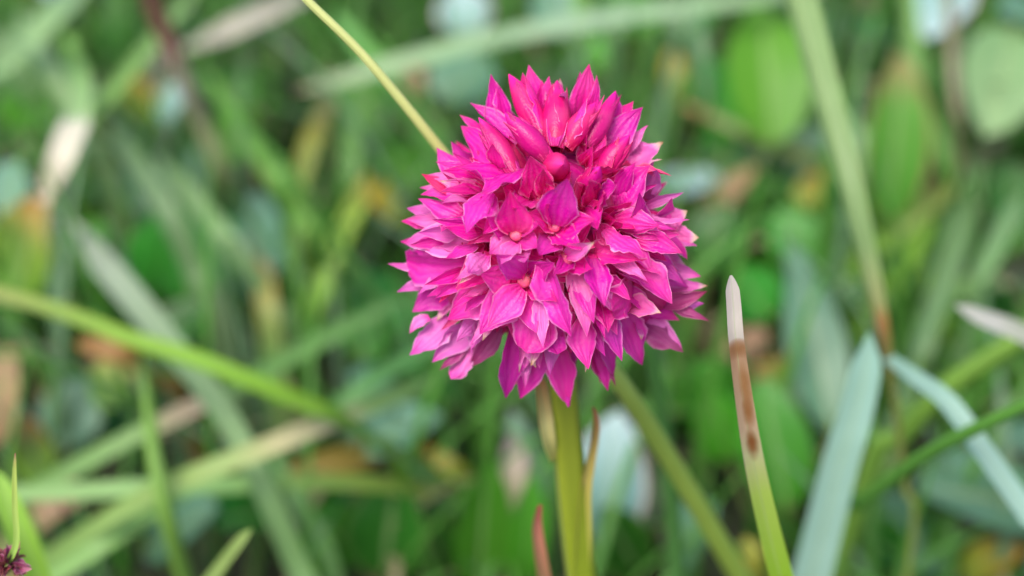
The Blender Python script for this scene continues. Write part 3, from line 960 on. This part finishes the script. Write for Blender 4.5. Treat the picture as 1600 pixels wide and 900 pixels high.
blade('grass_blade', 'green blade with a pinkish tan patch rising to the orchid head', 'grass',
      [(650, 455, 32), (580, 492, 34), (503, 532, 35), (411, 582, 36), (345, 618, 38), (284, 646, 38), (175, 700, 36), (35, 778, 30)], [16, 28, 30, 30, 30, 30, 30, 30],
      [(0, (0.12, 0.28, 0.08)), (0.45, (0.14, 0.32, 0.08)), (0.58, (0.2, 0.34, 0.1)), (0.66, (0.55, 0.42, 0.32)), (0.74, (0.45, 0.36, 0.24)), (0.8, (0.18, 0.34, 0.1)), (1, (0.16, 0.32, 0.1))], fold=0.3)
blade('grass_stalk', 'upright green stalk crossing the tangled pale blades', 'grass stalk',
      [(222, 550, 46), (232, 640, 47), (243, 720, 45), (262, 810, 40), (290, 910, 30)], [14, 18, 22, 24, 26], one((0.18, 0.33, 0.06)), stalk=True)
blade('grass_blade', 'long grey-green blade passing under the thick bright green blade', 'grass',
      [(85, 330, 40), (135, 385, 42), (197, 455, 44), (271, 545, 44), (345, 640, 42), (405, 750, 38), (462, 880, 28)], [26, 42, 44, 42, 38, 38, 36],
      [(0, (0.40, 0.42, 0.34)), (0.3, (0.34, 0.42, 0.30)), (0.55, (0.2, 0.32, 0.16)), (1, (0.18, 0.34, 0.12))], fold=0.2)
blade('grass_blade', 'nearly level pale green blade low in the tangle', 'grass',
      [(-20, 775, 32), (100, 770, 34), (262, 762, 35), (437, 756, 34), (560, 755, 30), (660, 768, 22)], [26, 28, 30, 28, 28, 24], [(0, PALE), (0.5, (0.22, 0.38, 0.12)), (0.8, (0.28, 0.36, 0.06)), (1, (0.24, 0.3, 0.05))], root='end', tipfade=False)
blade('grass_blade', 'light green blade running beneath the blade with the tan stretch', 'grass',
      [(330, 740, 30), (240, 800, 32), (160, 850, 32), (70, 910, 28)], [18, 30, 32, 30], one((0.22, 0.40, 0.12)))
blade('grass_blade', 'short pale grass tip poking up among bluish broad leaves', 'grass',
      [(393, 826, -126), (372, 850, -127), (345, 885, -129), (315, 925, -131)], [12, 20, 22, 24], one((0.28, 0.40, 0.12)))
blade('grass_blade', 'lime green blade behind the withered dark flower', 'grass',
      [(-5, 735, -128), (15, 790, -128), (40, 850, -129), (65, 920, -132)], [22, 40, 44, 44], one((0.26, 0.46, 0.06)))
blade('grass_blade', 'dull pink blade end lying flat between pale blades', 'grass',
      [(140, 765, 20), (110, 775, 20), (70, 800, 19), (30, 840, 16)], [24, 44, 46, 40], [(0, (0.42, 0.32, 0.22)), (0.4, (0.34, 0.16, 0.12)), (1, (0.3, 0.25, 0.12))])
blade('grass_blade', 'orange and green short leaf blade beside the orchid stem', 'grass',
      [(662, 700, 24), (690, 722, 24), (720, 745, 22), (750, 780, 16)], [18, 30, 34, 30], [(0, (0.38, 0.16, 0.04)), (0.3, (0.32, 0.28, 0.04)), (1, (0.14, 0.3, 0.03))])
blade('dry_grass_blade', 'tan dry stalk with a pinkish end beside the upright leaf', 'grass',
      [(800, 680, 26), (803, 720, 26), (800, 770, 24), (785, 830, 20), (765, 890, 14)], [16, 42, 38, 32, 30], [(0, (0.48, 0.34, 0.34)), (0.25, (0.42, 0.32, 0.28)), (0.5, (0.28, 0.24, 0.14)), (1, (0.26, 0.24, 0.1))], stalk=False)

for lab_, p_, w_, c_ in (
    ('soft pale blade leaning behind the greyish slanting blade', [(-20, 130, 50), (40, 70, 52), (100, 10, 54), (150, -40, 50)], [30, 40, 42, 36], (0.26, 0.40, 0.18)),
    ('dull green upright blade behind the yellowish upright blade', [(560, 120, 40), (552, 190, 38), (545, 270, 34), (540, 340, 26)], [18, 30, 32, 28], (0.13, 0.28, 0.07)),
    ('thin upright blade standing above the orchid head', [(900, -30, 54), (905, 20, 50), (912, 80, 44), (915, 150, 34)], [16, 22, 24, 22], (0.18, 0.33, 0.07)),
    ('slender greyish blade beside the thin upright blade', [(965, -20, 52), (958, 60, 46), (955, 120, 40), (950, 200, 30)], [14, 20, 22, 20], (0.14, 0.27, 0.10)),
    ('grey-green slender blade in front of the light green leaf', [(1085, 0, 50), (1092, 70, 46), (1100, 130, 40), (1108, 220, 30)], [14, 20, 22, 20], (0.20, 0.34, 0.18)),
    ('faint green blade slanting under the dry pinkish blade', [(520, 20, 44), (560, 70, 44), (610, 130, 42), (650, 200, 34)], [20, 30, 32, 28], (0.15, 0.33, 0.07)),
    ('pale blade slanting over the large dark oval leaf', [(240, 240, 40), (300, 310, 40), (360, 385, 38), (420, 470, 30)], [20, 32, 34, 30], (0.20, 0.34, 0.14)),
    ('grey-green blade slanting below the faded brown stalk end', [(170, 190, 42), (215, 260, 42), (260, 330, 40), (300, 420, 32)], [20, 34, 36, 30], (0.22, 0.36, 0.17)),
    ('dim blade slanting out from under the orchid head', [(720, 520, 30), (640, 560, 32), (560, 610, 32), (480, 680, 26)], [18, 26, 28, 26], (0.10, 0.25, 0.07)),
    ('pale green blade running under the nearly level blade', [(420, 700, 28), (470, 790, 28), (505, 850, 24), (530, 930, 16)], [18, 26, 28, 26], (0.22, 0.38, 0.13)),
    ('amber dead blade under the nearly level pale blade', [(440, 745, 24), (500, 730, 25), (560, 715, 24), (620, 690, 18)], [30, 46, 46, 36], (0.30, 0.22, 0.03)),
    ('orange-brown dead blade beneath the thick arching green blade', [(120, 535, 38), (165, 548, 38), (210, 565, 36), (250, 600, 28)], [24, 36, 36, 30], (0.34, 0.17, 0.05)),
    ('soft green blade behind the wide blue-green blade foot', [(1440, 560, 32), (1400, 650, 32), (1370, 740, 28), (1350, 850, 18)], [20, 30, 32, 30], (0.14, 0.30, 0.06)),
    ('yellowish stalk end near the foot of the dry-tipped blade', [(1165, 840, 22), (1172, 870, 21), (1178, 900, 18), (1182, 940, 12)], [22, 34, 34, 30], (0.40, 0.36, 0.05)),
    ('lime blade tucked behind the tall reddish-tipped leaf', [(1460, 330, 28), (1420, 400, 28), (1380, 460, 26), (1330, 520, 18)], [20, 32, 34, 30], (0.18, 0.38, 0.04)),
    ('greyish blade crossing beside the curved tan-tipped blade', [(1600, 300, 36), (1560, 370, 35), (1530, 440, 32), (1510, 520, 24)], [24, 34, 34, 30], (0.16, 0.27, 0.11)),
):
    blade('grass_blade', lab_, 'grass', p_, w_, one(c_))

# ---------------------------------------------------------------- broad-leaved plants
def broad_leaf_geo(g, B, T, w, nh, cup=0.25, droop=0.1, seed=0.0, nt=12, nv=9, shape=0):
    d = T - B
    L = d.length
    n = (nh - d * (nh.dot(d) / (L * L))).normalized()
    ctrl = B + d * 0.5 + n * droop * L
    rows, uvr = [], []
    for i in range(nt + 1):
        t = i / nt
        p = B * (1 - t) ** 2 + ctrl * (2 * t * (1 - t)) + T * t * t
        tg = ((ctrl - B) * (1 - t) + (T - ctrl) * t).normalized()
        s = tg.cross(n).normalized()
        nn = s.cross(tg).normalized()
        if shape == 0:
            hw = w / 2 * max(0.03, math.sin(math.pi * t ** 0.9) ** 0.62)
        else:
            hw = w / 2 * max(0.03, math.sin(math.pi * t ** 0.75) ** 0.9)
        row, ur = [], []
        for j in range(nv):
            v = -1 + 2 * j / (nv - 1)
            z = cup * hw * abs(v) ** 1.4 - 0.05 * hw * math.exp(-(v / 0.15) ** 2)
            z += 0.06 * w * abs(v) * mnoise.noise(Vector((t * 3 + seed, v, seed)))
            row.append(p + s * (v * hw) + nn * z)
            ur.append(((v + 1) / 2, t))
        rows.append(row)
        uvr.append(ur)
    g.grid(rows, uvr)


LM = {
    'deep': leaf_mat('leaf_deep_green', [(0, (0.025, 0.13, 0.012)), (1, (0.025, 0.14, 0.015))], rough=0.33, trans=0.25, veins=0.1, edge=(0.10, 0.18, 0.04)),
    'green': leaf_mat('leaf_green', [(0, (0.05, 0.22, 0.012)), (1, (0.05, 0.24, 0.018))], rough=0.38, trans=0.3, veins=0.1),
    'bright': leaf_mat('leaf_bright_green', [(0, (0.09, 0.32, 0.012)), (1, (0.11, 0.36, 0.03))], rough=0.42, trans=0.35, veins=0.1),
    'blue': leaf_mat('leaf_blue_green', [(0, (0.10, 0.22, 0.13)), (1, (0.13, 0.26, 0.18))], rough=0.36, trans=0.2, veins=0.12),
    'pale': leaf_mat('leaf_pale_green', [(0, (0.20, 0.36, 0.14)), (1, (0.28, 0.42, 0.20))], rough=0.45, trans=0.3, veins=0.1),
    'silver': leaf_mat('leaf_silvery', [(0, (0.10, 0.22, 0.14)), (0.45, (0.22, 0.38, 0.36)), (1, (0.42, 0.55, 0.58))], rough=0.45, trans=0.15, veins=0.12, edge=(0.5, 0.3, 0.34)),
    'rust': leaf_mat('leaf_rust_edged', [(0, (0.12, 0.26, 0.03)), (0.55, (0.18, 0.26, 0.03)), (0.8, (0.34, 0.20, 0.05)), (1, (0.40, 0.14, 0.05))], rough=0.42, trans=0.3),
    'edged': leaf_mat('leaf_red_edged', [(0, (0.08, 0.22, 0.02)), (0.7, (0.11, 0.25, 0.03)), (1, (0.28, 0.18, 0.08))], rough=0.42, trans=0.3, edge=(0.30, 0.14, 0.08)),
    'brown': leaf_mat('leaf_brown', [(0, (0.22, 0.13, 0.07)), (1, (0.34, 0.20, 0.12))], rough=0.6, trans=0.2),
    'yellow': leaf_mat('leaf_yellowing', [(0, (0.16, 0.28, 0.02)), (0.5, (0.32, 0.30, 0.03)), (1, (0.45, 0.22, 0.03))], rough=0.45, trans=0.35),
}
STALKM = leaf_mat('petiole', [(0, (0.13, 0.16, 0.05)), (1, (0.14, 0.20, 0.05))], trans=0.1)
UPN = Vector((0, 0, 1))


def plant(label, leaves, group=None):
    """leaves: (base x, y, z, tip x, y, z, width px, material, facing 0 up .. 1 towards the viewer)"""
    pts = [(atz(l[0], l[1], l[2]), atz(l[3], l[4], l[5])) for l in leaves]
    cx = sum(p[0].x for p in pts) / len(pts)
    cy = sum(p[0].y for p in pts) / len(pts)
    f = Vector((cx, cy, ground_z(cx, cy)))
    e = empty('broadleaf_plant', f)
    tag(e, label, 'plant', group)
    for k, (l, (B, T)) in enumerate(zip(leaves, pts)):
        g = Geo()
        fc = l[8] if len(l) > 8 else 0.4
        nh = (UPN * (1 - fc) + TOCAM * fc + Vector((R.uniform(-.2, .2), 0, 0))).normalized()
        w = l[6] * depth(B.lerp(T, 0.5)) / FPX
        broad_leaf_geo(g, B, T, w, nh, cup=R.uniform(0.1, 0.35), droop=R.uniform(0.04, 0.14), seed=R.random() * 50, shape=l[9] if len(l) > 9 else 0)
        lo = g.build('leaf', LM[l[7]], e, origin=f)
        g = Geo()
        root = f + Vector((R.uniform(-1, 1), R.uniform(-1, 1), -1))
        ln = catmull([root, root.lerp(B, 0.55) + Vector((0, 0, 0.12 * B.z)), B, B.lerp(T, 0.12)], 10)
        tube(g, ln, [0.5 - 0.2 * i / 9 for i in range(10)], nv=6)
        g.build('petiole', STALKM, lo, origin=f)
    return e


plant('plant with a large dark oval leaf beside the long grey-green blade',
      [(300, 470, 22, 285, 310, 34, 175, 'green', .35), (400, 470, 20, 400, 300, 30, 100, 'blue', .3), (250, 560, 20, 330, 470, 26, 90, 'deep', .3), (190, 470, 20, 150, 420, 26, 70, 'bright', .4)])
plant('low plant with one oval blue-green and one deep green leaf',
      [(540, 700, 22, 690, 650, 27, 95, 'blue', .25), (600, 900, 12, 620, 750, 26, 135, 'deep', .45), (560, 870, 10, 480, 800, 20, 100, 'green', .4), (700, 900, 8, 660, 800, 18, 80, 'deep', .3)])
plant('pair of upright green leaves standing close behind the orchid stem',
      [(745, 930, 14, 762, 715, 36, 92, 'green', .75), (815, 920, 14, 830, 740, 34, 60, 'bright', .75), (860, 860, 14, 800, 640, 28, 60, 'blue', .3)])
plant('silvery blue-white leaf with a pinkish rim behind the orchid stem',
      [(940, 850, 16, 968, 642, 34, 128, 'silver', .7), (1000, 900, 12, 940, 790, 26, 90, 'deep', .5), (1050, 880, 10, 1120, 790, 20, 100, 'blue', .2)])
plant('long dark blue-green leaf rising behind the wide blue-green blade',
      [(1300, 680, 26, 1240, 380, 40, 92, 'blue', .6, 1), (1230, 800, 18, 1190, 590, 32, 110, 'green', .7), (1140, 720, 16, 1110, 610, 26, 90, 'bright', .5), (1260, 860, 12, 1180, 800, 20, 80, 'deep', .3)])
plant('broad bluish leaf spreading low beneath the narrow blue-green blade',
      [(1640, 800, 20, 1430, 760, 24, 160, 'blue', .2), (1500, 900, 12, 1600, 860, 18, 70, 'yellow', .3), (1420, 880, 12, 1330, 830, 20, 90, 'deep', .4), (1660, 690, 20, 1560, 690, 22, 70, 'blue', .2)])
plant('tall upright green leaf with a reddish tip beside the drooping blade',
      [(1385, 350, 28, 1408, 85, 52, 105, 'edged', .8), (1365, 330, 26, 1310, 170, 36, 60, 'pale', .3), (1300, 330, 20, 1250, 300, 26, 70, 'yellow', .3)])
plant('pale round leaf hanging over the olive blade',
      [(1585, 45, 50, 1536, 212, 42, 132, 'pale', .6), (1480, -60, 50, 1450, 60, 44, 110, 'silver', .3), (1660, 60, 44, 1560, 20, 50, 120, 'blue', .2), (1600, 400, 22, 1560, 250, 34, 110, 'deep', .5), (1400, 60, 36, 1330, 50, 40, 80, 'deep', .2)])
plant('large light green leaf between the drooping blade and the orchid',
      [(1205, 230, 34, 1190, 10, 48, 135, 'bright', .7), (1130, 240, 30, 1100, 90, 38, 90, 'green', .5), (1060, 160, 30, 1048, 80, 36, 45, 'yellow', .4), (1120, 330, 22, 1180, 250, 28, 90, 'deep', .3)])
plant('plant with a silvery leaf and a brownish leaf next to the orchid head',
      [(1010, 300, 28, 1125, 275, 28, 60, 'silver', .3), (1090, 350, 24, 1180, 260, 28, 36, 'brown', .3), (1100, 420, 20, 1140, 320, 28, 100, 'deep', .5), (1200, 500, 20, 1150, 420, 26, 100, 'green', .4), (1130, 560, 20, 1200, 520, 22, 50, 'brown', .2)])
plant('olive green leaf with an orange tip under the whitish dry leaf',
      [(20, 470, 30, 75, 305, 44, 130, 'rust', .5), (-20, 400, 34, 20, 250, 42, 90, 'blue', .2), (90, 470, 26, 160, 340, 32, 80, 'green', .4)])
plant('tan and brown leaves under the thick arching green blade',
      [(-20, 700, 28, 20, 545, 40, 80, 'brown', .5), (60, 760, 20, 40, 650, 28, 70, 'rust', .4), (100, 700, 18, 130, 590, 24, 100, 'blue', .2), (160, 640, 22, 195, 545, 28, 70, 'rust', .4), (200, 680, 14, 120, 660, 18, 80, 'deep', .2)])
plant('bluish broad leaves under the short pale grass tip',
      [(230, 860, 14, 340, 790, 22, 120, 'blue', .2), (420, 800, 16, 330, 820, 20, 100, 'deep', .3), (520, 880, 10, 440, 880, 16, 90, 'bright', .3), (200, 900, 10, 150, 860, 16, 70, 'deep', .2)])
plant('pale and dark green leaves behind the base of the whitish leaf',
      [(60, 150, 34, -20, 60, 44, 120, 'pale', .2), (160, 100, 30, 210, 40, 38, 90, 'deep', .3), (120, 20, 40, 50, -30, 48, 110, 'silver', .2), (60, 210, 28, 30, 120, 34, 90, 'bright', .4), (230, 190, 26, 200, 120, 30, 70, 'yellow', .4)])
plant('small pale blue leaves beside the reddish-brown stalk',
      [(250, 200, 34, 300, 130, 42, 70, 'silver', .3), (330, 260, 28, 390, 170, 34, 90, 'bright', .4), (360, 180, 28, 390, 110, 34, 70, 'green', .4), (200, 330, 28, 260, 260, 32, 90, 'blue', .2)])
plant('bluish leaves beneath the long pale blade',
      [(690, 160, 36, 760, 90, 40, 110, 'blue', .2), (730, 60, 40, 720, -20, 46, 90, 'silver', .2), (590, 220, 30, 560, 120, 36, 100, 'green', .4), (640, 300, 26, 600, 210, 30, 100, 'green', .4), (620, 160, 30, 660, 110, 34, 60, 'brown', .3), (640, 330, 26, 570, 310, 30, 80, 'yellow', .4)])
plant('dark green leaves lying low behind the orchid head',
      [(640, 560, 18, 560, 420, 24, 120, 'deep', .3), (560, 560, 18, 600, 490, 22, 90, 'green', .3), (700, 640, 14, 640, 560, 20, 90, 'deep', .2), (620, 620, 16, 540, 590, 20, 80, 'blue', .2)])
plant('green leaves standing behind the long pale blade',
      [(1000, 60, 40, 960, -20, 46, 100, 'green', .4), (890, 60, 40, 850, -30, 46, 80, 'blue', .2), (1060, 60, 38, 1110, -10, 44, 80, 'deep', .3), (940, 110, 34, 900, 60, 38, 70, 'bright', .4)])
plant('mixed green and yellow leaves behind the brown-green crossing blade',
      [(1270, 420, 22, 1210, 330, 28, 90, 'green', .4), (1250, 330, 24, 1290, 270, 28, 50, 'yellow', .4), (1300, 480, 18, 1340, 400, 24, 80, 'deep', .4), (1230, 620, 16, 1180, 570, 20, 80, 'rust', .3)])

# ---------------------------------------------------------------- undergrowth
def clear(p, dmin=168):
    """False if p would stand in the near space around the orchid and the camera"""
    x, y, d = pix(p)
    if -300 < x < 1900 and -500 < y < 1400 and d < dmin:
        return False
    return (p - CAM).length > 120


GM = {
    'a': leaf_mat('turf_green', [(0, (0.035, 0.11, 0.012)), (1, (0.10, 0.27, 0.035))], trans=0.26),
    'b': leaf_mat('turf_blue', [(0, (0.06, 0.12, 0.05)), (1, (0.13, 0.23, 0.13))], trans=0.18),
    'c': leaf_mat('turf_straw', [(0, (0.22, 0.18, 0.10)), (1, (0.36, 0.29, 0.18))], trans=0.15, rough=0.6),
}
rg = random.Random(3)
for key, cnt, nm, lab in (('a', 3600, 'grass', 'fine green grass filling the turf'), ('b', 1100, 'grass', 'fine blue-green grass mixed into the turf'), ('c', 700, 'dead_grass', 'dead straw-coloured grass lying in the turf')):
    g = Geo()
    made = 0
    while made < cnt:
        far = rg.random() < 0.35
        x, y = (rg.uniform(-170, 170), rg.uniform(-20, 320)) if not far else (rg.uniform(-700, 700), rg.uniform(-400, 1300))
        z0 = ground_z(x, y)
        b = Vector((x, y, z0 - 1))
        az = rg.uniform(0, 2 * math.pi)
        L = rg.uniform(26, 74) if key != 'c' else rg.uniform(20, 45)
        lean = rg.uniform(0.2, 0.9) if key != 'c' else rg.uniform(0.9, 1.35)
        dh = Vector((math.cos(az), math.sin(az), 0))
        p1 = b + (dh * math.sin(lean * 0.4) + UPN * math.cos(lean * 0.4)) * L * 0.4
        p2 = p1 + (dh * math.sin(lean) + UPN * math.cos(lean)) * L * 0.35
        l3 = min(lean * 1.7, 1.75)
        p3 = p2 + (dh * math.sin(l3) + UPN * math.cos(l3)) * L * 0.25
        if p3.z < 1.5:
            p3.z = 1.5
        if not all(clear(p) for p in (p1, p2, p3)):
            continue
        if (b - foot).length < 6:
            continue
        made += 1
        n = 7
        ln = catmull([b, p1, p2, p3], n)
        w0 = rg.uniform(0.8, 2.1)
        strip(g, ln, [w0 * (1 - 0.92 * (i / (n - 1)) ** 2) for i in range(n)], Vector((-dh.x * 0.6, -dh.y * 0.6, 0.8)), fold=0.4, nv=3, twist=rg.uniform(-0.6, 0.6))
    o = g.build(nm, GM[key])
    tag(o, lab, 'grass', kind='stuff')

# small filler herbs between, every leaf its own piece
unit_leaves = []
for k in range(6):
    g = Geo()
    broad_leaf_geo(g, Vector((0, 0, 0)), Vector((10, 0, 0)), 6.5 + 0.6 * k, UPN, cup=0.12 + 0.05 * k, droop=0.08, seed=k * 3.1, nt=8, nv=5, shape=k % 2)
    unit_leaves.append(g)
ug = {}
kinds = [('deep', 'low herb with dark glossy oval leaves {}'), ('green', 'low herb with plain green oval leaves {}'),
         ('blue', 'low herb with bluish oval leaves {}'), ('bright', 'low herb with bright green oval leaves {}'), ('rust', 'low herb with rust-tipped oval leaves {}')]
# landmarks the little herbs grow beside
HERO = [(95, 250, 'around the whitish dry leaf'), (270, 80, 'under the reddish-brown stalk'), (560, 80, 'behind the straw-yellow stalk'), (800, 50, 'below the long pale blade'),
        (1190, 110, 'around the large light green leaf'), (1290, 180, 'under the broad drooping blade'), (1405, 220, 'at the tall reddish-tipped leaf'), (1545, 150, 'around the pale round leaf'),
        (300, 390, 'by the large dark oval leaf'), (510, 420, 'by the leaning orange-tipped blade'), (300, 560, 'under the thick arching green blade'), (420, 700, 'under the blade with the tan stretch'),
        (200, 760, 'beneath the tangled pale blades'), (620, 820, 'by the deep green oval leaf'), (870, 800, 'at the foot of the orchid'), (1090, 800, 'behind the straw-yellow stalk foot'),
        (1170, 600, 'behind the dry-tipped blade'), (1300, 720, 'behind the wide blue-green blade'), (1500, 650, 'behind the narrow blue-green blade'), (1530, 780, 'around the broad bluish leaf'),
        (1480, 430, 'by the curved tan-tipped blade'), (1120, 330, 'beside the orchid head')]
made = 0
rh = random.Random(21)
while made < 44:
    x, y = rh.uniform(-110, 110), rh.uniform(10, 300)
    p = Vector((x, y, ground_z(x, y)))
    q = pix(p + Vector((0, 0, 12)))
    if not (-150 < q[0] < 1750 and -120 < q[1] < 1050) or q[2] < 172:
        continue
    ki = rh.choices(range(5), [4, 4, 3, 3, 1])[0]
    key, lab = kinds[ki]
    e = empty('turf_herb', p)
    nb = min(HERO, key=lambda h: (h[0] - q[0]) ** 2 + (h[1] - q[1]) ** 2)[2]
    tag(e, lab.format(nb), 'herb', lab.format(nb).replace('herb', 'herbs', 1))
    for j in range(rh.randint(3, 5)):
        az = rh.uniform(0, 2 * math.pi)
        up = rh.uniform(0.1, 0.8)
        ui = rh.randrange(6)
        if (ui, key) not in ug:
            ug[(ui, key)] = mesh_of('leaf', unit_leaves[ui].v, unit_leaves[ui].f, unit_leaves[ui].uv)
        lo = link('leaf', ug[(ui, key)], LM[key], e)
        s = rh.uniform(0.9, 1.7)
        lo.scale = (s, s, s)
        lo.location = Vector((math.cos(az) * 1.5, math.sin(az) * 1.5, rh.uniform(2, 14))) * MM
        lo.rotation_euler = (rh.uniform(-0.4, 0.4), -up, az)
    made += 1

# ---------------------------------------------------------------- the withered dark flower in the corner
wf = at(10, 884, 101)
wfoot = Vector((wf.x - 3, wf.y + 2, ground_z(wf.x, wf.y)))
wfl = empty('withered_flower', wfoot)
tag(wfl, 'withered dark purple flower head with a thin green spike', 'flower')
wm = petal_mat('withered_purple', (0.14, 0.012, 0.05), (0.24, 0.03, 0.10), (0.42, 0.16, 0.22), (0.6, 0.35, 0.45), trans=0.15)
wm2 = petal_mat('withered_red', (0.16, 0.02, 0.03), (0.26, 0.05, 0.05), (0.35, 0.14, 0.10), (0.4, 0.25, 0.2), trans=0.15)
g = Geo()
ln = catmull([wfoot - Vector((0, 0, 1)), wfoot.lerp(wf, 0.5) + Vector((1, 0, 0)), wf], 12)
tube(g, ln, [0.8] * 12, nv=8)
g.build('stem', stem_mat, wfl, origin=wfoot)
rw = random.Random(9)
for k in range(30):
    a, b_ = rw.uniform(0, 6.283), rw.uniform(-0.3, 1.45)
    dv = Vector((math.cos(a) * math.cos(b_), math.sin(a) * math.cos(b_), math.sin(b_)))
    g = Geo()
    t_ = wf + dv * rw.uniform(1.2, 1.9)
    petal_geo(g, wf + dv * 0.3, t_, rw.uniform(0.5, 0.9), (dv + Vector((rw.uniform(-1, 1), rw.uniform(-1, 1), 0.6))).normalized(), 0.6, 0.15, 0.7, seed=k * 2.1, nt=6, nv=5)
    g.build('petal', wm if rw.random() < 0.6 else wm2, wfl, origin=wfoot)
sm = leaf_mat('spike_green', [(0, (0.28, 0.42, 0.08)), (0.8, (0.4, 0.44, 0.10)), (0.93, (0.4, 0.3, 0.12)), (1, (0.4, 0.06, 0.14))], trans=0.25)
g = Geo()
ln = catmull([wf, at(26, 848, 100.5), at(24, 790, 100), at(23, 740, 99.5), at(24, 708, 99)], 16)
strip(g, ln, [0.5, 0.5, 0.5, 0.5, 0.5, 0.48, 0.47, 0.45, 0.43, 0.4, 0.38, 0.35, 0.3, 0.24, 0.16, 0.05], TOCAM, fold=0.5)
g.build('spike_leaf', sm, wfl, origin=wfoot)
